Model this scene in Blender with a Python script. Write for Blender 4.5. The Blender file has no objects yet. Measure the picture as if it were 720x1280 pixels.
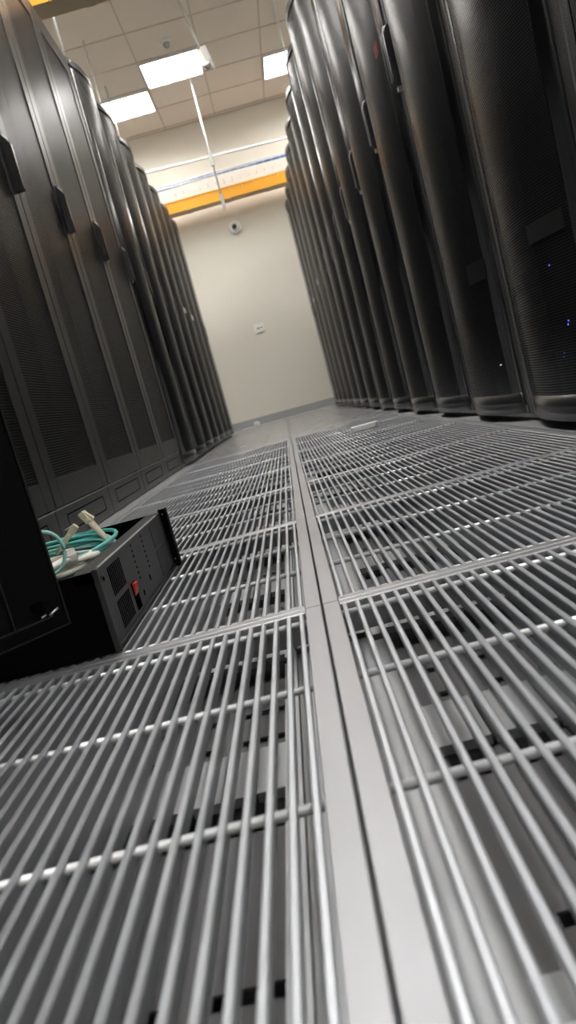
import bpy, math, random
from mathutils import Vector, Matrix

random.seed(7)
SC = bpy.context.scene
COL = SC.collection
PI = math.pi

# ------------------------------------------------------------------ materials
def new_mat(name):
    m = bpy.data.materials.new(name); m.use_nodes = True
    nt = m.node_tree
    return m, nt, nt.nodes['Principled BSDF']

def N(nt, t, **kw):
    n = nt.nodes.new(t)
    for k, v in kw.items(): setattr(n, k, v)
    return n

def simple(name, col, rough=.5, metal=0., spec=.5, noise=0., nscale=20., rvar=0., bump=0., coat=0.):
    m, nt, b = new_mat(name)
    b.inputs['Base Color'].default_value = (*col, 1)
    b.inputs['Roughness'].default_value = rough
    b.inputs['Metallic'].default_value = metal
    b.inputs['Specular IOR Level'].default_value = spec
    b.inputs['Coat Weight'].default_value = coat
    if noise or rvar or bump:
        tc = N(nt, 'ShaderNodeTexCoord'); nz = N(nt, 'ShaderNodeTexNoise')
        nz.inputs['Scale'].default_value = nscale; nz.inputs['Detail'].default_value = 4
        nt.links.new(tc.outputs['Object'], nz.inputs['Vector'])
        if noise:
            mr = N(nt, 'ShaderNodeMapRange'); mr.inputs[3].default_value = 1 - noise; mr.inputs[4].default_value = 1 + noise
            nt.links.new(nz.outputs['Fac'], mr.inputs[0])
            mx = N(nt, 'ShaderNodeVectorMath', operation='SCALE'); mx.inputs[0].default_value = col
            nt.links.new(mr.outputs[0], mx.inputs['Scale']); nt.links.new(mx.outputs[0], b.inputs['Base Color'])
        if rvar:
            mr = N(nt, 'ShaderNodeMapRange'); mr.inputs[1].default_value = .3; mr.inputs[2].default_value = .7
            mr.inputs[3].default_value = rough - rvar; mr.inputs[4].default_value = rough + rvar
            nt.links.new(nz.outputs['Fac'], mr.inputs[0]); nt.links.new(mr.outputs[0], b.inputs['Roughness'])
        if bump:
            bp = N(nt, 'ShaderNodeBump'); bp.inputs['Strength'].default_value = bump; bp.inputs['Distance'].default_value = .002
            nt.links.new(nz.outputs['Fac'], bp.inputs['Height']); nt.links.new(bp.outputs[0], b.inputs['Normal'])
    return m

def perforated(name, py, pz, rad, col, rough, horiz=False):
    """sheet steel with a staggered field of punched holes (object space Y / Z)"""
    m, nt, b = new_mat(name)
    b.inputs['Base Color'].default_value = (*col, 1)
    b.inputs['Roughness'].default_value = rough
    b.inputs['Metallic'].default_value = .0
    b.inputs['Specular IOR Level'].default_value = .5
    tc = N(nt, 'ShaderNodeTexCoord'); sp = N(nt, 'ShaderNodeSeparateXYZ')
    nt.links.new(tc.outputs['Object'], sp.inputs[0])
    def M(op, a, bb=None, c=None):
        n = N(nt, 'ShaderNodeMath', operation=op)
        for i, v in enumerate((a, bb, c)):
            if v is None: continue
            if isinstance(v, (int, float)): n.inputs[i].default_value = v
            else: nt.links.new(v, n.inputs[i])
        return n.outputs[0]
    row = M('DIVIDE', sp.outputs['Z'], pz)
    rf = M('FLOOR', row)
    odd = M('MODULO', M('ABSOLUTE', rf), 2.)
    u = M('ADD', M('DIVIDE', sp.outputs['Y'], py), M('MULTIPLY', odd, .5))
    du = M('MULTIPLY', M('SUBTRACT', M('FRACT', u), .5), py)
    dv = M('MULTIPLY', M('SUBTRACT', M('FRACT', row), .5), pz)
    d = M('SQRT', M('ADD', M('MULTIPLY', du, du), M('MULTIPLY', dv, dv)))
    hole = M('LESS_THAN', d, rad)
    tr = N(nt, 'ShaderNodeBsdfTransparent'); mx = N(nt, 'ShaderNodeMixShader')
    out = nt.nodes['Material Output']
    nt.links.new(hole, mx.inputs[0]); nt.links.new(b.outputs[0], mx.inputs[1]); nt.links.new(tr.outputs[0], mx.inputs[2])
    nt.links.new(mx.outputs[0], out.inputs['Surface'])
    return m

def emit(name, col, s):
    m, nt, b = new_mat(name)
    b.inputs['Base Color'].default_value = (*col, 1)
    b.inputs['Emission Color'].default_value = (*col, 1)
    b.inputs['Emission Strength'].default_value = s
    return m

M_WALL = simple('painted_wall', (.76, .728, .64), .62, noise=.02, nscale=1.2)
M_SIDE = simple('painted_side_wall', (.82, .80, .75), .7)
M_CEIL = simple('ceiling_tile', (.86, .785, .685), .9, noise=.02, nscale=3)
M_GRID = simple('ceiling_grid_metal', (.58, .51, .44), .6)
M_STEEL = simple('grate_steel', (.40, .42, .45), .38, metal=.55, noise=.10, nscale=30, rvar=.06)
M_FRAME = simple('tile_frame_aluminium', (.27, .275, .29), .40, metal=.6, noise=.10, nscale=9, rvar=.035)
M_ROD = simple('cross_rod_steel', (.66, .68, .71), .40, metal=.4)
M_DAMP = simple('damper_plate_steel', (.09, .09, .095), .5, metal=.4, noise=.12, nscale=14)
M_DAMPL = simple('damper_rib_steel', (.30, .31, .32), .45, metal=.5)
M_SLAB = simple('raised_floor_panel', (.33, .335, .34), .38, metal=.5, noise=.08, nscale=10)
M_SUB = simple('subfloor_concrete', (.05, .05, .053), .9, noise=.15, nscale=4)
M_BLACK = simple('black_powder_coat', (.007, .007, .0075), .40, spec=.4)
M_BLACKG = simple('black_gloss_trim', (.012, .0125, .0135), .27, spec=.6)
M_STRIP = simple('black_satin_frame', (.050, .049, .048), .26, spec=1.0)  # base lightened to carry the reflection of wall and ceiling
M_FLAT = simple('black_flat_door', (.012, .0122, .0126), .34, spec=.55)
M_INSIDE = simple('rack_interior_black', (.004, .004, .0045), .8, spec=.1)
M_MESHC = perforated('curved_perforated_steel', .0062, .0060, .0023, (.014, .0145, .0158), .30)
M_MESHF = perforated('flat_perforated_steel', .0064, .0078, .0030, (.016, .0162, .0166), .34)
M_CHROME = simple('bright_latch_metal', (.55, .55, .55), .3, metal=.9)
M_DOORSHADE = simple('open_door_shaded', (.0008, .0009, .0011), .6, spec=.06)  # near-black colour carries the shade on the backlit open door leaf
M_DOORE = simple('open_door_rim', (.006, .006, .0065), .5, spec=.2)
M_CHAS = simple('chassis_black', (.001, .001, .0012), .5, spec=.06)
M_FACE = simple('chassis_faceplate_grey', (.022, .023, .023), .36, metal=.2, spec=.6)
M_FACED = simple('chassis_face_dark', (.006, .0062, .0068), .4)
M_RIM = simple('chassis_rim_bright', (.62, .62, .60), .3, metal=.5)
M_HOLE = simple('slot_black', (.001, .001, .001), .9, spec=0)
M_RED = simple('red_rocker_switch', (.55, .03, .02), .25, spec=.6)
M_AQUA = simple('aqua_cable_jacket', (.12, .47, .44), .4)
M_AQUA2 = simple('pale_aqua_cable_jacket', (.32, .66, .61), .4)
M_WHITE = simple('white_cable_jacket', (.72, .70, .64), .45)
M_BEIGE = simple('beige_connector_plastic', (.66, .62, .46), .4)
M_CLEAR = simple('clear_plug_plastic', (.70, .68, .66), .15, spec=.8)
M_YEL = simple('yellow_trough_plastic', (.90, .42, .03), .45)
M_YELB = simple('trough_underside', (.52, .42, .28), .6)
M_GALV = simple('galvanised_rod', (.66, .67, .66), .4, metal=.4)
M_WPL = simple('white_plastic', (.80, .80, .78), .4)
M_PLATEW = simple('outlet_white', (.86, .85, .80), .4)
M_DARKP = simple('dark_plastic', (.03, .03, .03), .3)
M_BLUE = simple('blue_cable_jacket', (.08, .20, .45), .5)
M_BASEB = simple('grey_baseboard', (.36, .37, .37), .4, metal=.1)
M_PAPER = simple('paper_tag', (.72, .73, .72), .7)
M_STICK = simple('dark_sticker', (.012, .0125, .013), .42)
M_CLAMP = simple('dull_clamp_metal', (.42, .43, .43), .5, metal=.4)
M_PANEL = simple('plain_floor_panel', (.34, .345, .35), .30, metal=.6, noise=.08, nscale=9, rvar=.05)
M_GREENP = simple('dark_green_box', (.03, .06, .03), .5)
M_LIGHT = emit('light_panel', (1.0, .98, .955), 30.0)
M_LOUV = simple('light_louver', (.85, .84, .80), .4)
M_LEDB = emit('blue_led', (.08, .12, 1.0), 2.5)
M_LEDW = emit('white_led', (.8, .9, 1.0), 1.)
M_LEDR = emit('red_led', (.5, .02, .03), .012)

# ------------------------------------------------------------------ mesh builder
class MB:
    def __init__(s): s.v = []; s.f = []; s.m = []; s.sm = []
    def box(s, x0, x1, y0, y1, z0, z1, mi=0):
        if x0 > x1: x0, x1 = x1, x0
        b = len(s.v)
        s.v += [(x0,y0,z0),(x1,y0,z0),(x1,y1,z0),(x0,y1,z0),(x0,y0,z1),(x1,y0,z1),(x1,y1,z1),(x0,y1,z1)]
        for q in ((0,3,2,1),(4,5,6,7),(0,1,5,4),(1,2,6,5),(2,3,7,6),(3,0,4,7)):
            s.f.append(tuple(b+i for i in q)); s.m.append(mi); s.sm.append(False)
        return s
    def prism(s, prof, axis, a0, a1, mi=0, smooth=False):
        """closed 2-D profile extruded along an axis (0,1,2)"""
        n = len(prof); b = len(s.v)
        def P(p, a):
            r = list(p); r.insert(axis, a); return tuple(r)
        s.v += [P(p, a0) for p in prof] + [P(p, a1) for p in prof]
        for i in range(n):
            j = (i+1) % n
            s.f.append((b+i, b+j, b+n+j, b+n+i)); s.m.append(mi); s.sm.append(smooth)
        s.f.append(tuple(b+i for i in range(n))[::-1]); s.m.append(mi); s.sm.append(False)
        s.f.append(tuple(b+n+i for i in range(n))); s.m.append(mi); s.sm.append(False)
        return s
    def tube(s, pts, r, n=8, mi=0, closed=False):
        pts = [Vector(p) for p in pts]; rings = []; k = len(pts)
        up = Vector((0, 0, 1))
        for i, p in enumerate(pts):
            a = pts[(i-1) % k] if (closed or i > 0) else p
            c = pts[(i+1) % k] if (closed or i < k-1) else p
            d = (c-a).normalized()
            u = d.cross(up)
            if u.length < .05: u = d.cross(Vector((1, 0, 0)))
            u.normalize(); w = u.cross(d).normalized()
            b = len(s.v); rr = r[i] if isinstance(r, (list, tuple)) else r
            for q in range(n):
                t = 2*PI*q/n; s.v.append(tuple(p + u*rr*math.cos(t) + w*rr*math.sin(t)))
            rings.append(b)
        R = range(k) if closed else range(k-1)
        for i in R:
            a, c = rings[i], rings[(i+1) % k]
            for q in range(n):
                e = (q+1) % n
                s.f.append((a+q, a+e, c+e, c+q)); s.m.append(mi); s.sm.append(True)
        if not closed:
            s.f.append(tuple(rings[0]+q for q in range(n))[::-1]); s.m.append(mi); s.sm.append(False)
            s.f.append(tuple(rings[-1]+q for q in range(n))); s.m.append(mi); s.sm.append(False)
        return s
    def sphere(s, c, r, nu=20, nv=10, sx=1, sy=1, sz=1, mi=0, v0=0., v1=1.):
        b = len(s.v)
        for j in range(nv+1):
            th = PI*(v0+(v1-v0)*j/nv)
            for i in range(nu):
                ph = 2*PI*i/nu
                s.v.append((c[0]+r*sx*math.sin(th)*math.cos(ph), c[1]+r*sy*math.sin(th)*math.sin(ph), c[2]+r*sz*math.cos(th)))
        for j in range(nv):
            for i in range(nu):
                e = (i+1) % nu
                s.f.append((b+j*nu+i, b+(j+1)*nu+i, b+(j+1)*nu+e, b+j*nu+e)); s.m.append(mi); s.sm.append(True)
        return s
    def mesh(s, name, mats):
        me = bpy.data.meshes.new(name); me.from_pydata(s.v, [], s.f)
        if not isinstance(mats, (list, tuple)): mats = [mats]
        for m in mats: me.materials.append(m)
        me.polygons.foreach_set('material_index', s.m)
        me.polygons.foreach_set('use_smooth', s.sm)
        me.update(); return me
    def build(s, name, mats, parent=None, loc=None, rot=None, bevel=0.):
        o = bpy.data.objects.new(name, s.mesh(name, mats)); COL.objects.link(o)
        if parent is not None: o.parent = parent
        if loc: o.location = loc
        if rot: o.rotation_euler = rot
        if bevel:
            md = o.modifiers.new('bevel', 'BEVEL'); md.width = bevel; md.segments = 2; md.limit_method = 'ANGLE'
        return o

def tag(o, label=None, cat=None, group=None, kind=None):
    if label: o['label'] = label
    if cat: o['category'] = cat
    if group: o['group'] = group
    if kind: o['kind'] = kind
    return o
def empty(name, loc=(0, 0, 0), rz=0):
    o = bpy.data.objects.new(name, None); COL.objects.link(o); o.location = loc; o.rotation_euler = (0, 0, rz)
    o.empty_display_size = .1
    return o
def kids(o): return [c for c in bpy.data.objects if c.parent is o]
def copy_tree(o, parent=None):
    c = o.copy(); COL.objects.link(c)
    if parent is not None: c.parent = parent
    for ch in kids(o): copy_tree(ch, c)
    return c
ORD = ['first', 'second', 'third', 'fourth', 'fifth', 'sixth', 'seventh', 'eighth', 'ninth', 'tenth', 'eleventh',
       'twelfth', 'thirteenth', 'fourteenth', 'fifteenth', 'sixteenth', 'seventeenth']

T = .6
WALL_Y = 8.95
CEIL = 3.8

# ------------------------------------------------------------------ setting
def struct(mb, name, mat): return tag(mb.build(name, mat), kind='structure')
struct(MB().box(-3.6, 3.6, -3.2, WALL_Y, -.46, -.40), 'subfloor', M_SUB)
fl = MB()
fl.box(-3.6, -T-.001, -3.2, WALL_Y, -.035, 0); fl.box(T+.001, 3.6, -3.2, WALL_Y, -.035, 0); fl.box(-T, T, -3.2, -1.2, -.035, 0)
struct(fl, 'floor', M_SLAB)
struct(MB().box(-3.7, 3.7, WALL_Y, WALL_Y+.1, -.46, CEIL+.05), 'wall_back', M_WALL)
struct(MB().box(-3.7, -3.6, -3.2, WALL_Y, -.46, CEIL+.05), 'wall_left', M_SIDE)
struct(MB().box(3.6, 3.7, -3.2, WALL_Y, -.46, CEIL+.05), 'wall_right', M_SIDE)
struct(MB().box(-3.7, 3.7, -3.3, -3.2, -.46, CEIL+.05), 'wall_front', M_SIDE)
struct(MB().box(-3.7, 3.7, -3.3, WALL_Y+.1, CEIL, CEIL+.1), 'ceiling', M_CEIL)
struct(MB().box(-3.6, 3.6, WALL_Y-.012, WALL_Y, 0, .105), 'baseboard_back', M_BASEB)
struct(MB().box(-T, T, WALL_Y-.05, WALL_Y-.0121, 0, .008), 'trim_1', M_WPL)

# suspended ceiling grid
GX = [.10 + .63*i for i in range(-6, 7)]
GY = [8.865 - .583*i for i in range(0, 21)]
g = MB()
for x in GX:
    if -3.6 < x < 3.6: g.box(x-.006, x+.006, -3.2, WALL_Y, CEIL-.006, CEIL)
for y in GY:
    if y > -3.2: g.box(-3.6, 3.6, y-.006, y+.006, CEIL-.0065, CEIL)
g.box(-3.6, 3.6, WALL_Y-.02, WALL_Y, CEIL-.0065, CEIL)
struct(g, 'trim_2', M_GRID)

# ------------------------------------------------------------------ ceiling lights
def make_light():
    r = empty('ceiling_light')
    w, d = .305, .28
    f = MB()
    f.box(-w, w, -d, -d+.012, -.03, 0); f.box(-w, w, d-.012, d, -.03, 0)
    f.box(-w, -w+.012, -d, d, -.03, 0); f.box(w-.012, w, -d, d, -.03, 0)
    f.build('frame', M_WPL, r)
    MB().box(-w+.0125, w-.0125, -d+.0125, d-.0125, -.010, -.004).build('diffuser', M_LIGHT, r)
    l = MB()
    for i in range(1, 4): 
        x = -w + 2*w*i/4; l.box(x-.004, x+.004, -d+.013, d-.013, -.026, -.011)
    for j in range(1, 10):
        y = -d + 2*d*j/10; l.box(-w+.013, w-.013, y-.0012, y+.0012, -.022, -.012)
    l.build('louver', M_LOUV, r)
    return r
def cell(i, j): return ((GX[i]+GX[i+1])/2, (GY[j]+GY[j+1])/2)
i0 = min(range(len(GX)), key=lambda i: abs(GX[i] - (-.53)))
lit = [(i0, 2, 'square louvred ceiling light above the aisle centre, beside the smoke detector'),
       (i0-1, 1, 'square louvred ceiling light partly hidden behind the left-hand rack tops'),
       (i0+2, 1, 'square louvred ceiling light at the right, cut off by the right-hand rack tops')]
rows = [(6, 0), (10, 0), (14, 0), (18, 0)]
far = []  # unseen fixtures, added to brighten the aisle and the ceiling
for j in (6, 8, 10, 12, 14, 16, 18):
    for di in (0,): far.append((i0+di, j))
for j in (4, 8, 12, 16):
    for di in (-4, -3, 4, 5): far.append((i0+di, j))
proto_light = make_light()
n = 0
for (i, j, lab) in lit:
    o = proto_light if n == 0 else copy_tree(proto_light)
    x, y = cell(i, j); o.location = (x, y, CEIL)
    tag(o, lab, 'ceiling light', 'louvred lights in the ceiling'); n += 1
for (i, j) in far:
    if 0 <= i < len(GX)-1:
        o = copy_tree(proto_light); x, y = cell(i, j); o.location = (x, y, CEIL)
        tag(o, 'added square louvred ceiling light out of the picture, overhead or behind the racks', 'ceiling light', 'added louvred lights out of view')

# ------------------------------------------------------------------ raised floor grate tiles
def make_tile():
    r = empty('grate_floor_tile')
    a = T/2
    gap = .0007; bs = .0195; be = .0145
    f = MB()
    def chbox(x0, x1, y0, y1, ch=.0012):
        # long bar with chamfered top edges
        if (x1-x0) < (y1-y0):
            f.prism([(x0, -.035), (x1, -.035), (x1, -ch), (x1-ch, 0), (x0+ch, 0), (x0, -ch)], 1, y0, y1)
        else:
            f.prism([(y0, -.035), (y1, -.035), (y1, -ch), (y1-ch, 0), (y0+ch, 0), (y0, -ch)], 0, x0, x1)
    chbox(-a+gap, -a+bs, -a+gap, a-gap); chbox(a-bs, a-gap, -a+gap, a-gap)
    chbox(-a+bs, a-bs, -a+gap, -a+be); chbox(-a+bs, a-bs, a-be, a-gap)
    f.build('frame', M_FRAME, r)
    b = MB(); nb = 40; p0 = -a+.0240; pitch = (2*(a-.0240))/(nb-1)
    w = .0025
    for i in range(nb):
        x = p0+i*pitch
        b.prism([(x-.0009, -.014), (x+.0009, -.014), (x+.0009, -.0045), (x+w, -.0038), (x+w, -.0012), (x+w*.6, -.0003), (x-w*.6, -.0003), (x-w, -.0012), (x-w, -.0038), (x-.0009, -.0045)], 1, -a+be, a-be)
    b.build('bar_grating', M_STEEL, r)
    c = MB()
    for y in (.03, .21, .39, .57):
        yy = y-a
        c.tube([(-a+bs, yy, -.0068), (a-bs, yy, -.0068)], .0034, 8)
    c.build('cross_rods', M_ROD, r)
    d = MB()      # side channels under the frame and the sliding damper below
    for s in (-1, 1):
        d.box(s*(a-.020), s*(a-.040), -a+.01, a-.01, -.052, -.046)
        d.box(s*(a-.040), s*(a-.043), -a+.01, a-.01, -.060, -.040)
        d.box(s*(a-.044), s*(a-.056), -a+.01, a-.01, -.066, -.052)
    # ribbed band
    for yc in (-.225+a-0.0, ):
        pass
    for y0 in (.335, .035):
        for i in range(19):
            x = -a+.056+i*.0258
            d.box(x, x+.0228, y0-a, y0+.075-a, -.064, -.056)
    d.build('damper_ribs', M_DAMPL, r)
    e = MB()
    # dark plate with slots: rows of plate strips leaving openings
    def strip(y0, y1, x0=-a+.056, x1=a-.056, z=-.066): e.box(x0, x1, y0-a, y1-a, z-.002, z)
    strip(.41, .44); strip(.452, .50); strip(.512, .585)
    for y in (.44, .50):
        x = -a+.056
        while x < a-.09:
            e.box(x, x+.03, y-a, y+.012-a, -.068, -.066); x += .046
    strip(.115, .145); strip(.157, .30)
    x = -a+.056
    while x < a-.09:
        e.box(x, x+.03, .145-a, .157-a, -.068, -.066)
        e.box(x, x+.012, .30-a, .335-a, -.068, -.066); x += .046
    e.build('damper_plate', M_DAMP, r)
    return r
def make_panel():
    r = empty('plain_floor_panel'); a = T/2
    f = MB(); ch = .0015; g_ = .0007
    f.prism([(-a+g_, -.035), (a-g_, -.035), (a-g_, -ch), (a-g_-ch, 0), (-a+g_+ch, 0), (-a+g_, -ch)], 1, -a+g_, a-g_)
    f.build('panel', M_PANEL, r)
    e = MB(); e.box(-a+g_, -a+.018, -a+g_, a-g_, 0, .0008); e.box(a-.018, a-g_, -a+g_, a-g_, 0, .0008)
    e.box(-a+.018, a-.018, -a+g_, -a+.012, 0, .0008); e.box(-a+.018, a-.018, a-.012, a-g_, 0, .0008)
    e.build('edge_trim', M_FRAME, r)
    return r
SOLID = 6
plain = None
tile = make_tile()
first = True
for k in range(-2, 15):
    for sx, side in ((-1, 'left'), (1, 'right')):
        y1 = min((k+1)*T, WALL_Y-.05)
        if k >= SOLID:
            if plain is None: plain = make_panel(); o = plain
            else: o = copy_tree(plain)
        else:
            o = tile if first else copy_tree(tile); first = False
        o.location = (sx*T/2, k*T+T/2, 0)
        if k == 14:
            o.scale = (1, (y1-k*T-.002)/T, 1); o.location[1] = (k*T+y1)/2
        extra = {(-1, -1): ', widest one at the bottom of the picture', (-1, 1): ', largest one at the bottom right',
                 (0, -1): ', under the black chassis'}.get((k, sx), '')
        if k == -2: lab = 'slotted steel floor tile %s of the seam, just out of the picture below' % side
        else: lab = 'slotted steel floor tile %s of the centre seam, %s row from the camera%s' % (side, ORD[k+1], extra)
        if k >= SOLID:
            tag(o, 'plain grey floor panel %s of the centre seam, %s row beyond the slotted tiles' % (side, ORD[k-SOLID]), 'floor tile', 'plain floor panels at the far end of the aisle')
        else: tag(o, lab, 'floor tile', 'slotted raised floor tiles along the aisle')

# pedestals of the raised floor under the seam
def make_pedestal():
    r = empty('floor_pedestal')
    MB().tube([(0, 0, .008), (0, 0, .33)], .011, 12).build('post', M_GALV, r)
    MB().box(-.05, .05, -.05, .05, 0, .008).build('base_plate', M_GALV, r)
    MB().box(-.012, .012, -.04, .04, .33, .362).build('head', M_GALV, r)
    return r
ped = make_pedestal()
for k in range(-1, 6):
    o = ped if k == -1 else copy_tree(ped)
    o.location = (0, k*T, -.40)
    tag(o, 'galvanised pedestal under the centre seam of the raised floor, %s from the camera' % ORD[k+1], 'floor support', 'pedestals under the floor tiles')

# ------------------------------------------------------------------ racks
EDGES = {1: .650, -1: .654}
BUL = {1: .047, -1: .045}
def prof(u, s=1):         # u 0..1 across the door -> lateral distance of the skin
    u = min(max(u, 0.), 1.)
    return EDGES[s] - .004*min(1., u/.012, (1-u)/.012) - (BUL[s]-.004)*(1-abs(2*u-1)**2.05)
DY0, DY1 = .046, .554
def arc_sheet(mb, s, y0, y1, z0, z1, off=0., n=28, ref=.66, thick=0., mi=0):
    """curved skin between y0 and y1; s = side of the aisle"""
    ys = sorted(set([y0+(y1-y0)*i/n for i in range(n+1)] + [y for y in (DY0+.0062, DY1-.0062) if y0 < y < y1])); n = len(ys)-1
    def X(y): return s*(prof((y-DY0)/(DY1-DY0), s)+off-ref)
    b = len(mb.v)
    if not thick:
        mb.v += [(X(y), y, z0) for y in ys] + [(X(y), y, z1) for y in ys]
        for i in range(n):
            q = (b+i, b+i+1, b+n+1+i+1, b+n+1+i)
            mb.f.append(q if s < 0 else q[::-1]); mb.m.append(mi); mb.sm.append(True)
    else:
        m = n+1
        mb.v += [(X(y), y, z0) for y in ys] + [(X(y), y, z1) for y in ys]
        mb.v += [(X(y)+s*thick, y, z0) for y in ys] + [(X(y)+s*thick, y, z1) for y in ys]
        def add(q, sm): mb.f.append(q); mb.m.append(mi); mb.sm.append(sm)
        for i in range(n):
            add((b+i, b+i+1, b+m+i+1, b+m+i), True)
            add((b+2*m+i, b+3*m+i, b+3*m+i+1, b+2*m+i+1), True)
            add((b+m+i, b+m+i+1, b+3*m+i+1, b+3*m+i), False)
            add((b+i, b+2*m+i, b+2*m+i+1, b+i+1), False)
        add((b, b+m, b+3*m, b+2*m), False); add((b+n, b+2*m+n, b+3*m+n, b+m+n), False)

def make_handle(s, parent, X, yc, z0, z1, rounded):
    """swing handle: black paddle with a bright latch edge"""
    h = MB()
    d = .030
    # side profile in (x, z), extruded along y
    if rounded:
        pr = [(0, z1+.012), (d*.6, z1), (d, z1-.02), (d, z0+.02), (d*.75, z0), (0, z0)]
    else:
        pr = [(0, z1+.015), (d, z1-.030), (d, z0+.006), (d*.8, z0), (0, z0)]
    h.prism([(-s*(x)+s*(X-.66), z) for x, z in pr], 1, yc-.011, yc+.011)
    ho = h.build('door_handle', M_BLACKG, parent, bevel=.002)
    l = MB()
    k = s*(X-.66)
    if rounded:
        pts = [(k, yc+.013, z1+.014), (k-s*d*.7, yc+.013, z1+.004), (k-s*(d+.002), yc+.013, z1-.022), (k-s*(d+.002), yc+.013, z0+.02)]
        l.tube(pts, .0016, 6)
        l.box(k-s*.001, k-s*.02, yc-.006, yc+.014, z0-.012, z0+.006)
    else:
        l.tube([(k-s*.004, yc+.014, z1+.010), (k-s*.018, yc+.014, z1-.004), (k-s*.022, yc+.014, z1-.035), (k-s*.012, yc+.014, z1-.055), (k-s*.016, yc+.014, z0+.05), (k-s*.026, yc+.014, z0+.015), (k-s*.012, yc+.014, z0-.012)], .0017, 6)
    l.build('latch', M_CHROME, ho)
    return ho

def make_curved(s, H):
    r = empty('server_rack')
    def bx(mb, X0, X1, y0, y1, z0, z1): mb.box(s*(X0-.66), s*(X1-.66), y0, y1, z0, z1)
    b = MB()
    for (y0, y1) in ((.004, .008), (.592, .596)): bx(b, .668, 1.70, y0, y1, .02, H-.01)
    bx(b, .668, 1.70, .004, .596, H-.012, H-.008); bx(b, 1.696, 1.70, .004, .596, .02, H-.01)
    bx(b, .76, 1.68, .02, .58, 0, .03)
    b.build('cabinet_body', M_BLACK, r)
    i = MB(); bx(i, .74, 1.69, .009, .591, .035, H-.02); i.build('equipment_stack', M_INSIDE, r)
    p = MB()
    for (y0, y1) in ((.003, .0445), (.5555, .597)): bx(p, EDGES[s]+.004, .67, y0, y1, .02, H)
    bx(p, .65, .668, .026, .574, .02, .045); bx(p, .65, .668, .026, .574, H-.03, H)
    p.build('front_frame', M_STRIP, r, bevel=.0025)
    d = MB()
    arc_sheet(d, s, DY0, DY1, .022, .080, thick=.012)
    arc_sheet(d, s, DY0, DY1, H-.05, H, thick=.012)
    arc_sheet(d, s, DY0, DY0+.038, .080, H-.05, thick=.010, n=4)
    arc_sheet(d, s, DY1-.020, DY1, .080, H-.05, thick=.010, n=4)
    do = d.build('door', M_BLACKG, r)
    m = MB(); arc_sheet(m, s, DY0+.0385, DY1-.0205, .0805, H-.0505, off=.0015)
    m.build('mesh_panel', M_MESHC, do)
    for z in (.022, H-.004):     # closing plates top and bottom of the door bulge
        c = MB(); ys = [DY0, DY0+.0062] + [DY0+(DY1-DY0)*q/28 for q in range(1, 28)] + [DY1-.0062, DY1]
        c.prism([(s*(prof((y-DY0)/(DY1-DY0), s)+.012-.66), y) for y in ys] + [(s*.006, DY1), (s*.006, DY0)], 2, z, z+.003)
        c.build('door_cap', M_BLACK, do)
    make_handle(s, do, EDGES[s]+.004, .576, 1.10, 1.285, s > 0)
    return r

def make_flat(s, H, openable=False):
    r = empty('server_cabinet')
    def bx(mb, X0, X1, y0, y1, z0, z1, mi=0): mb.box(s*(X0-.66), s*(X1-.66), y0, y1, z0, z1, mi)
    b = MB()
    for (y0, y1) in ((.002, .006), (.594, .598)): bx(b, .672, 1.70, y0, y1, .02, H-.01)
    bx(b, .672, 1.70, .002, .598, H-.012, H-.008); bx(b, 1.696, 1.70, .002, .598, .02, H-.01)
    bx(b, .70, 1.68, .02, .58, 0, .03)
    b.build('cabinet_body', M_BLACK, r)
    i = MB(); bx(i, .75, 1.69, .009, .591, .12, H-.02); i.build('equipment_stack', M_INSIDE, r)
    k = MB(); bx(k, .662, .70, .001, .599, .004, .100)
    ko = k.build('kick_plate', M_FLAT, r, bevel=.002)
    q = MB()
    for (y0, y1, z0, z1) in ((.09, .51, .074, .0775), (.09, .51, .028, .0315), (.09, .0935, .028, .0775), (.5065, .51, .028, .0775)):
        bx(q, .6612, .664, y0, y1, z0, z1)
    q.build('inset_line', M_HOLE, ko)
    t = MB(); bx(t, .658, .664, .004, .596, .099, .1025); t.build('edge_line', M_RIM, ko)
    if openable: return r
    d = MB()
    y0, y1 = .004, .596
    bx(d, .655, .668, y0, y0+.068, .107, H); bx(d, .655, .668, y1-.068, y1, .107, H)
    bx(d, .655, .668, y0+.068, y1-.068, .107, .183); bx(d, .655, .668, y0+.068, y1-.068, H-.10, H)
    do = d.build('door', M_FLAT, r, bevel=.0015)
    m = MB(); bx(m, .659, .6602, y0+.0685, y1-.0685, .1835, H-.1005); m.build('mesh_panel', M_MESHF, do)
    make_handle(s, do, .655, .572, 1.105, 1.285, False)
    return r

HC_R, HC_L, HF = 2.37, 2.35, 2.33
rc = make_curved(1, HC_R)
right = []
for k in range(0, 14):
    o = rc if k == 0 else copy_tree(rc)
    o.location = (.66, k*T, 0); right.append(o)
RN = {0: 'black curved-door rack only just showing in the top right corner of the picture',
      1: 'black curved-door rack at the right edge with blue lights glowing low behind its mesh',
      13: 'black curved-door rack in the right row, farthest one, beside the cream wall'}
for k, o in enumerate(right):
    lab = RN.get(k, 'black rack with bulging mesh door in the right row, %s from the near end' % ORD[k])
    tag(o, lab, 'server rack', 'curved-door racks along the right side of the aisle')
lc = make_curved(-1, HC_L)
left = []
for k in range(7):
    o = lc if k == 0 else copy_tree(lc)
    o.location = (-.66, 3.6+k*T, 0); left.append(o)
    lab = {0: 'black curved-door rack in the left row, first one beyond the flat-door cabinets',
           6: 'black curved-door rack in the left row, farthest one, beside the cream wall'}.get(k,
           'black curved-door rack in the left row, %s one beyond the flat-door cabinets' % ORD[k])
    tag(o, lab, 'server rack', 'curved-door racks along the left side of the aisle')
fc = make_flat(-1, HF)
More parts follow.
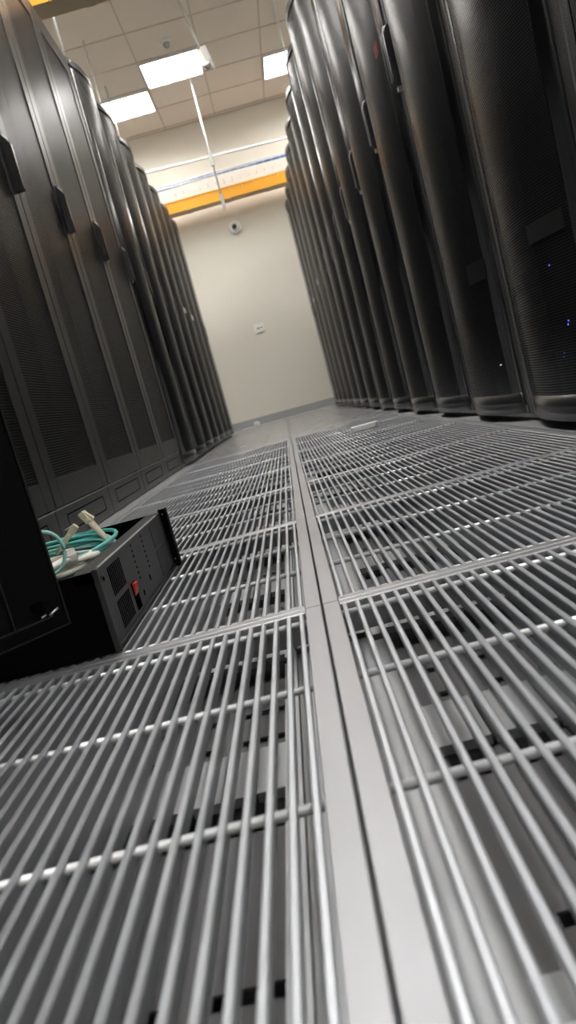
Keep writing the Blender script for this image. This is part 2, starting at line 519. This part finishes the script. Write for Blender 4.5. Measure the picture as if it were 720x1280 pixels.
for k in range(5):
    o = fc if k == 0 else copy_tree(fc)
    o.location = (-.66, .6+k*T, 0)
    lab = ['flat-door black cabinet nearest the left edge, partly behind the open black door',
           'flat mesh-door black cabinet with the whole lower grille in view, right behind the cable chassis',
           'flat mesh-door black cabinet in the left row, third from the left edge',
           'flat mesh-door black cabinet in the left row, fourth from the left edge',
           'flat mesh-door black cabinet in the left row, last before the curved-door racks'][k]
    tag(o, lab, 'server cabinet', 'flat-door cabinets along the left side of the aisle')
hid = copy_tree(fc); hid.location = (-.66, 0, 0)
tag(hid, 'flat mesh-door black cabinet out of the picture at the left, behind the open door', 'server cabinet', 'flat-door cabinets along the left side of the aisle')

# the cabinet with its door swung out into the aisle
oc = make_flat(-1, HF, openable=True); oc.location = (-.66, -.6, 0)
tag(oc, 'black cabinet at the left edge with its dark door standing open into the aisle', 'server cabinet', 'flat-door cabinets along the left side of the aisle')
ang = math.atan2(.436, .434); L = .615
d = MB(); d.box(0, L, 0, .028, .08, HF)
dm = d.build('door', M_DOORSHADE, oc, loc=(0, .035, 0), rot=(0, 0, ang), bevel=.003)
e = MB()      # raised lines that frame the door leaf, on the side turned to the camera (-y local)
for (x0, x1, z0, z1) in ((.02, L-.0145, .0925, .0940), (L-.052, L-.0508, .094, HF-.04), (.02, .0215, .094, HF-.04), (.02, L-.0145, HF-.043, HF-.04)):
    e.box(x0, x1, -.0025, .0005, z0, z1)
e.box(.0, L, -.001, 0, .08, .0815); e.box(L-.0015, L, -.001, 0, .0815, HF)
e.build('door_rim', M_DOORE, dm)
l = MB(); l.box(L-.031, L-.021, -.003, .001, .1005, .1095, 0)
l.tube([(L-.0185, -.003, .0955), (L-.0135, -.004, .0975), (L-.009, -.004, .099)], .0009, 6, 1); l.tube([(L-.026, -.003, .096), (L-.021, -.003, .097)], .0007, 6, 1)
l.build('latch', [M_HOLE, M_CHROME], dm)

# little marks on single racks
def mark(name, mat, parent, s, X0, X1, y0, y1, z0, z1, tilt=0):
    mb = MB(); cy, cz = (y0+y1)/2, (z0+z1)/2
    x0, x1 = s*(X0-.66), s*(X1-.66)
    mb.box(x0, x1, y0-cy, y1-cy, z0-cz, z1-cz)
    o = mb.build(name, mat, parent, loc=(0, cy, cz), rot=(tilt, 0, 0)); return o
def on_rack(rack, y): return y-rack.location[1]
for (y, z, w, h) in ((6.30, 1.200, .05, .05), (7.37, 1.17, .10, .035), (7.95, 1.20, .08, .02)):
    k = int(y//T); y_ = y-k*T
    y_ = min(max(y_, .1), .5)
    mark('paper_tag', M_PAPER, right[k], 1, .598, .6035, y_-w/2, y_+w/2, z-h/2, z+h/2)
for (k, y_, z) in ((3, .36, 1.19), (4, .28, 1.185)):
    mark('paper_tag', M_PAPER, left[k], -1, .603, .609, y_-.06, y_+.06, z-.02, z+.02)
for (y, z, c) in ((.886, .165, 0), (.892, .158, 0), (.824, .232, 0), (.83, .224, 0), (.869, .357, 1)):
    k = 1; mb = MB(); mb.sphere((0, 0, 0), .0018, 8, 6)
    mb.build('status_light', M_LEDB, right[k], loc=(-.012, y-k*T, z))
mb = MB(); mb.sphere((0, 0, 0), .0025, 8, 6); mb.build('status_light', M_LEDW, right[2], loc=(-.012, 1.376-1.2, .162))
mb = MB(); mb.box(-.004, 0, -.03, .03, -.02, .02); mb.build('red_display', M_LEDR, right[3], loc=(.03, 2.20-1.8, 1.39))
def sticker(rack, y0, y1, z0, z1):
    mb = MB(); arc_sheet(mb, 1, y0, y1, z0, z1, off=-.0006, n=8); mb.build('door_sticker', M_STICK, rack)
sticker(right[2], .0+.08, .18, .40, .455); sticker(right[1], .10, .24, .405, .445)

# ------------------------------------------------------------------ the opened 2U chassis on the floor
ch = empty('server_chassis', (-.238, .02, 0))
tag(ch, 'open-topped black rack chassis with a red switch, full of aqua cables, on the grate floor', 'server chassis')
D, W, Z0, Z1 = .40, .445, .003, .098
b = MB()
b.box(-D, -.003, .0, .0015, Z0, Z1); b.box(-D, -.003, W-.0015, W, Z0, Z1)
b.box(-D, -D+.0015, .0015, W-.0015, Z0, Z1); b.box(-D, -.003, .0015, W-.0015, 0, Z0)
b.build('tray', M_CHAS, ch)
fp = MB(); fp.box(-.003, 0, 0, W, Z0+.004, Z1); fpo = fp.build('faceplate', M_FACE, ch)
rim = MB(); rim.box(-.002, .001, .018, W-.04, Z1, Z1+.0014); rim.build('top_rim', M_RIM, fpo)
lf = MB(); lf.box(-.026, -.003, .0, W, Z1-.012, Z1-.0002); lf.build('inner_lip', M_FACED, fpo)
v = MB()
for (z0, z1) in ((.0545, .090), (.013, .0475)):
    for i in range(9):
        y = .050+i*.0076
        v.box(-.001, .0004, y, y+.0034, z0, z1)
v.build('vent_slots', M_HOLE, fpo)
hs = MB()
for i in range(7):
    hs.box(-.001, .0005, .186, .190, .042+i*.0078, .045+i*.0078)
    hs.box(-.001, .0005, .258, .262, .042+i*.0078, .045+i*.0078)
hs.box(-.001, .0005, .185, .190, .018, .026); hs.box(-.001, .0005, .242, .247, .026, .034)
hs.tube([(-.001, .014, .086), (.0008, .014, .086)], .0038, 10); hs.tube([(-.001, .026, .083), (.0008, .026, .083)], .0026, 8)
hs.build('punched_holes', M_HOLE, fpo)
dp = MB(); dp.box(-.001, .0006, .332, .405, .056, .094); dp.box(-.001, .0006, .332, .405, .010, .051)
dp.build('blank_covers', M_FACED, fpo)
sw = MB(); sw.box(-.001, .0012, .132, .154, .012, .048); swo = sw.build('power_switch', M_HOLE, fpo)
rk = MB(); rk.prism([(.0012, .031), (.0055, .047), (.0012, .0475)], 1, .134, .152); rk.build('rocker', M_RED, swo)
low = MB(); low.box(-.003, .003, .012, W, 0, .006); low.build('bottom_lip', M_FACED, ch, bevel=.001)
ear = MB(); ear.box(-.003, .010, W-.003, W+.002, 0, .103); ear.box(.007, .010, W+.002, W+.016, 0, .103)
eo = ear.build('mounting_ear', M_CHAS, ch, bevel=.0015)
sc = MB()
for z in (.02, .1): sc.tube([(.004, W-.002, z-.006), (.004, W-.005, z-.006)], .0012, 8)
sc.build('screw', M_CHROME, eo)
ear2 = MB(); ear2.box(-.003, .004, -.002, .006, 0, .100)
e2 = ear2.build('mounting_ear', M_FACE, ch, bevel=.001)

# ------------------------------------------------------------------ cables in the chassis
def coil(name, mat, cx, cy, a, bb, z, turns, r, seed, lab, cat, grp, rise=.0, a0=0., parent_parts=None):
    rnd = random.Random(seed)
    pts = []; nseg = 36
    pa, pb, pc = rnd.uniform(0, 6), rnd.uniform(0, 6), rnd.uniform(0, 6)
    tot = int(turns*nseg)
    for i in range(tot):
        t = a0+2*PI*i/nseg; q = i/tot
        aa = a+.008*math.sin(t*.37+pa)+.010*(q-.5); b2 = bb+.012*math.sin(t*.29+pb)+.012*(q-.5)
        zz = z+.006*math.sin(t*.73+pc)+rise*q
        pts.append((aa*math.cos(t), b2*math.sin(t), zz))
    mb = MB(); mb.tube(pts, r, 7)
    o = mb.build(name, mat, None, loc=(cx, cy, 0))
    return tag(o, lab, cat, grp)
CX, CY = -.398, .235
cg = 'aqua patch cables coiled in the chassis'
coil('patch_cable', M_AQUA, CX, CY, .130, .165, .032, 5.0, .0032, 1, 'teal patch cable coil lying lowest in the chassis', 'cable', cg)
coil('patch_cable', M_AQUA2, CX, CY, .128, .178, .048, 5.0, .0032, 2, 'pale aqua patch cable coil in the middle of the cable pile', 'cable', cg)
coil('patch_cable', M_AQUA, CX+.004, CY+.01, .124, .165, .066, 5.0, .0030, 3, 'teal patch cable coil above the white cable, near side of the chassis', 'cable', cg)
coil('patch_cable', M_AQUA2, CX, CY+.005, .128, .172, .082, 5.0, .0030, 4, 'pale aqua patch cable coil looping around the far end of the chassis', 'cable', cg)
coil('patch_cable', M_AQUA, CX, CY, .124, .176, .097, 4.0, .0030, 5, 'topmost teal patch cable coil running beneath the beige connectors', 'cable', cg)
coil('network_cable', M_WHITE, CX+.052, CY-.100, .070, .042, .097, 4.3, .0038, 6, 'white network cable coil bulging at the near side of the open chassis', 'cable', None)
# upright aqua loop by the open door
mb = MB(); P = []
for i in range(30):
    t = 2*PI*i/30
    P.append((-.296+.020*math.cos(t), .050+.010*math.cos(t), .128+.026*math.sin(t)))
mb.tube(P, .0022, 7, closed=True)
tag(mb.build('patch_cable', M_AQUA2), 'thin aqua cable loop standing up beside the edge of the open door', 'cable', cg)

def plug(name, p0, p1, lab, two=True):
    """beige duplex fibre plug: two boots that end in a clipped housing; p0 = root, p1 = tip"""
    p0, p1 = Vector(p0), Vector(p1); dvec = p1-p0; Lh = dvec.length
    r = empty(name, p0)
    r.rotation_euler = dvec.to_track_quat('Z', 'Y').to_euler()
    off = (-.0042, .0042) if two else (0,)
    for x in off:
        MB().tube([(x, 0, -.015), (x, 0, Lh*.05), (x, 0, Lh*.35), (x, 0, Lh*.6)], [.0020, .0032, .0036, .0040], 10).build('boot', M_BEIGE, r)
    hb = MB()
    for x in off: hb.box(x-.0036, x+.0036, -.0045, .0045, Lh*.58, Lh)
    hb.box(-.009 if two else -.004, .009 if two else .004, -.003, .003, Lh*.62, Lh*.74)
    hb.build('plug_housing', M_BEIGE, r, bevel=.001)
    MB().prism([(.0045, Lh*.95), (.0085, Lh*.62), (.0075, Lh*.60), (.0045, Lh*.80)], 0, -.004, .004).build('clip', M_BEIGE, r)
    return tag(r, lab, 'connector', 'beige fibre connectors on the cables')
plug('fibre_connector', (-.273, .22, .112), (-.293, .22, .151), 'beige double fibre connector standing up out of the chassis, right of the other')
plug('fibre_connector', (-.318, .18, .118), (-.2925, .18, .139), 'small beige fibre connector leaning above the aqua loops, nearer the open door', two=False)
# clear plugs
ck = empty('network_plug', (-.292, .118, .104), .5)
tag(ck, 'cluster of clear plastic network plugs lying on the aqua cables', 'plug')
bb = MB()
for i in range(4):
    bb.box(-.007+.002*i, .005+.002*i, -.022+i*.013, -.012+i*.013, .0+.001*i, .009+.001*i)
bb.build('plug_body', M_CLEAR, ck, bevel=.001)
bb = MB()
for i in range(4):
    for j in range(4): bb.box(.0051+.002*i, .0056+.002*i, -.021+i*.013+j*.0022, -.0198+i*.013+j*.0022, .002+.001*i, .007+.001*i)
bb.build('contact', M_DARKP, ck)
bb = MB(); 
for i in range(3): bb.tube([(-.005, -.02+i*.014, .004), (-.03, -.035+i*.01, .002), (-.06, -.05+i*.012, -.004)], .0028, 7)
bb.build('cable_tail', M_WHITE, ck)

# ------------------------------------------------------------------ overhead: fibre troughs, tray, rods
def trough(y0, y1, z0, z1, lab, name='fibre_trough'):
    r = empty(name, (0, y0, z0))
    a = MB(); h = z1-z0; w = y1-y0
    a.box(-2.2, 2.2, 0, .004, 0, h); a.box(-2.2, 2.2, w-.004, w, 0, h)
    a.box(-2.2, 2.2, -.006, .0, h-.012, h)
    a.build('trough_side', M_YEL, r)
    b = MB(); b.box(-2.2, 2.2, .004, w-.004, 0, .004)
    for i in range(-4, 5): b.box(i*.5-.03, i*.5+.03, .004, w-.004, -.006, 0)
    b.build('trough_base', M_YELB, r)
    c = MB()
    for i in range(-14, 15): c.tube([(i*.15+.05, .001, h*.78), (i*.15+.05, -.004, h*.78)], .006, 8)
    c.build('rivet', M_WPL, r)
    for x in (-1.55, 1.55):
        MB().tube([(x, w/2, 0), (x, w/2, CEIL-z0)], .006, 8).build('hanger', M_GALV, r)
    return tag(r, lab, 'cable trough', 'yellow fibre troughs across the aisle')
trough(4.00, 4.17, 2.85, 3.00, 'yellow fibre trough overhead in the top left corner, its underside showing')
trough(8.62, 8.80, 2.74, 2.875, 'yellow fibre trough crossing in front of the far cream wall')

# wire basket tray with blue cables
wb = empty('wire_cable_tray', (0, 8.35, 2.90))
tag(wb, 'thin white wire basket tray hung above the yellow trough by the far wall', 'cable tray')
w = MB()
for y in (0, .08, .16, .24): w.tube([(-2.2, y, 0), (2.2, y, 0)], .0025, 6)
for y in (0, .24):
    for z in (.035, .07, .10): w.tube([(-2.2, y, z), (2.2, y, z)], .0025, 6)
w.build('long_wire', M_WPL, wb)
w = MB()
for i in range(-22, 23):
    x = i*.1; w.tube([(x, 0, .10), (x, 0, 0), (x, .24, 0), (x, .24, .10)], .0022, 5)
w.build('cross_wire', M_WPL, wb)
for x in (-1.45, 1.45):
    MB().tube([(x, .26, 0), (x, .26, CEIL-2.90)], .006, 8).build('hanger', M_GALV, wb)
    MB().box(x-.012, x+.012, -.02, .28, -.012, -.003).build('bracket', M_GALV, wb)
for i in range(6):
    rnd = random.Random(40+i); y = 8.38+.022*i; mb = MB()
    P = [(-2.2+.2*q, y+.008*math.sin(q*.9+i), 2.982+.012*math.sin(q*.6+i*1.7)+.003*i) for q in range(23)]
    mb.tube(P, .0065, 6)
    tag(mb.build('data_cable', M_BLUE if i % 3 else M_GALV), ('blue' if i % 3 else 'grey') + ' data cable running in the wire tray by the far wall', 'cable', 'blue data cables in the wire tray' if i % 3 else 'grey data cables in the wire tray')
mb = MB(); mb.tube([(-2.2, 8.30, 3.215), (2.2, 8.30, 3.075)], .013, 10)
cd = mb.build('conduit', M_WPL)
for x, z in ((-1.5, 3.193), (1.5, 3.098)): MB().tube([(x, 8.30, z), (x, 8.30, CEIL)], .005, 8).build('hanger', M_GALV, cd)
tag(cd, 'white conduit running across just above the blue cables', 'conduit')

# hanging rod with two clamps
hr = empty('hanger_rod', (-.069, 7.75, 2.40))
tag(hr, 'galvanised hanger rod in mid aisle, hanging down past the yellow trough', 'hanger rod')
MB().tube([(0, 0, 0.1), (0, 0, CEIL-2.40-.001)], .009, 8).build('rod', M_GALV, hr)
MB().box(-.02, .02, -.02, .02, .47, .62).build('clamp', M_CLAMP, hr, bevel=.004)
MB().box(-.018, .018, -.018, .018, .02, .16).build('clamp', M_CLAMP, hr, bevel=.004)
MB().tube([(0, 0, 0.0), (0, 0, .05)], .014, 8).build('end_nut', M_GALV, hr)
# conduit drop with sensor box
sd = empty('sensor_drop', (0, 0, 0))
tag(sd, 'white conduit drop with a small white junction box, hanging in front of the ceiling light', 'sensor')
MB().tube([(.0265, 6.25, CEIL-.001), (.098, 6.2, 3.36)], .013, 10).build('conduit_pipe', M_GALV, sd)
bx = MB(); bx.box(-.045, .03, -.03, .03, -.075, .075); bo = bx.build('junction_box', M_GALV, sd, loc=(.112, 6.2, 3.27), rot=(0, -.18, 0), bevel=.008)
bx = MB(); bx.box(.0, .055, -.032, .0, -.045, .085); bx.build('box_cover', M_WPL, bo, bevel=.006)
bx = MB(); bx.tube([(.04, -.01, -.04), (.045, -.01, -.12)], .010, 8); bx.build('probe', M_WPL, bo)
bx = MB(); bx.tube([(-.02, -.02, -.075), (-.01, -.03, -.105), (.015, -.03, -.10), (.02, -.03, -.07)], .005, 6); bx.build('cable_loop', M_DARKP, bo)
# thin threaded rods
for (x, y, z0, lab) in ((-.875, 5.0, 2.9, 'thin hanger rod at the top left beside the yellow trough'),
                        (-.90, 6.45, 2.9, 'thin hanger rod rising over the left racks, second from the left'),
                        (-.93, 7.40, 2.9, 'thin hanger rod in front of the left ceiling light'),
                        (.845, 6.50, 2.9, 'thin hanger rod rising beside the tops of the right racks')):
    mb = MB(); mb.tube([(x, y, z0), (x, y, CEIL-.001)], .007, 8)
    tag(mb.build('threaded_rod', M_GALV), lab, 'hanger rod', 'thin hanger rods from the ceiling')
# smoke detector
sm = empty('smoke_detector', (-.192, 6.87, CEIL))
tag(sm, 'small round smoke detector on the ceiling left of the conduit', 'smoke detector')
MB().tube([(0, 0, -.001), (0, 0, -.012), (0, 0, -.02)], [.055, .055, .045], 24).build('base', M_WPL, sm)
MB().tube([(0, 0, -.02), (0, 0, -.05), (0, 0, -.062)], [.034, .028, .012], 20).build('sensor_head', M_BASEB, sm)

# ------------------------------------------------------------------ things on the far wall
cam_o = empty('dome_camera', (-.016, WALL_Y, 2.463))
tag(cam_o, 'white round security camera with a dark lens on the far wall', 'security camera')
MB().tube([(0, .002, 0), (0, -.03, 0), (0, -.05, 0)], [.082, .082, .062], 28).build('housing', M_WPL, cam_o)
MB().sphere((0, -.045, 0), .045, 24, 12).build('dome', M_WPL, cam_o)
MB().sphere((-.003, -.066, .002), .033, 20, 10).build('lens', M_DARKP, cam_o)
ou = empty('wall_outlet', (-.05, WALL_Y, 1.201))
tag(ou, 'white wall socket plate low in the middle of the far wall', 'socket')
MB().box(-.065, .065, -.012, 0, -.055, .055).build('plate', M_PLATEW, ou, bevel=.004)
s_ = MB()
for x in (-.022, -.002): s_.tube([(x, -.0121, -.002), (x, -.014, -.002)], .009, 10)
s_.box(.012, .045, -.014, -.0121, -.004, .004); s_.build('socket', M_DARKP, ou)

# ------------------------------------------------------------------ scraps
mb = MB()
prof_ = [(-.055, -.015), (-.02, -.030), (.045, -.022), (.060, .004), (.03, .024), (-.01, .018), (-.05, .020)]
mb.prism([(1.15*p_, 1.3*q_) for p_, q_ in prof_], 2, .0, .024)
tag(mb.build('plastic_scrap', M_WPL, None, loc=(.350, 2.69, .001), rot=(0, 0, .1), bevel=.003), 'small white plastic scrap lying on the floor grate, right of the seam', 'scrap')
mb = MB(); mb.sphere((0, 0, 0), .03, 7, 5, sx=1.6, sz=1.1)
tag(mb.build('paper_scrap', M_PAPER, None, loc=(-.40, WALL_Y-.09, .034)), 'crumpled white paper scrap at the foot of the far wall', 'scrap')

# ------------------------------------------------------------------ camera
f_px = 924.3344
R = Vector((0.96577656, -0.00533882, -0.25932051)); U = Vector((0.2572077, 0.14870259, 0.95484645)); F = Vector((-0.03346388, 0.98886755, -0.14498666))
cd = bpy.data.cameras.new('camera'); co = bpy.data.objects.new('camera', cd); COL.objects.link(co)
cd.sensor_fit = 'VERTICAL'; cd.sensor_height = 36.; cd.sensor_width = 36.; cd.lens = f_px/1280*36
m = Matrix.Identity(4)
for i in range(3): m[i][0] = R[i]; m[i][1] = U[i]; m[i][2] = -F[i]
m.translation = Vector((0.01768017, -0.79268685, 0.22572001))
co.matrix_world = m
cd.clip_start = .01
cd.dof.use_dof = True; cd.dof.focus_distance = 1.15; cd.dof.aperture_fstop = 8.0
SC.camera = co

# ------------------------------------------------------------------ world / view
w = bpy.data.worlds.new('world'); SC.world = w; w.use_nodes = True
w.node_tree.nodes['Background'].inputs[0].default_value = (.5, .5, .5, 1); w.node_tree.nodes['Background'].inputs[1].default_value = .1
vs = SC.view_settings
vs.view_transform = 'Standard'; vs.look = 'None'; vs.gamma = 1; vs.use_curve_mapping = False; vs.exposure = 0.25
SC.cycles.max_bounces = 8; SC.cycles.transparent_max_bounces = 12
SC.cycles.sample_clamp_indirect = 6
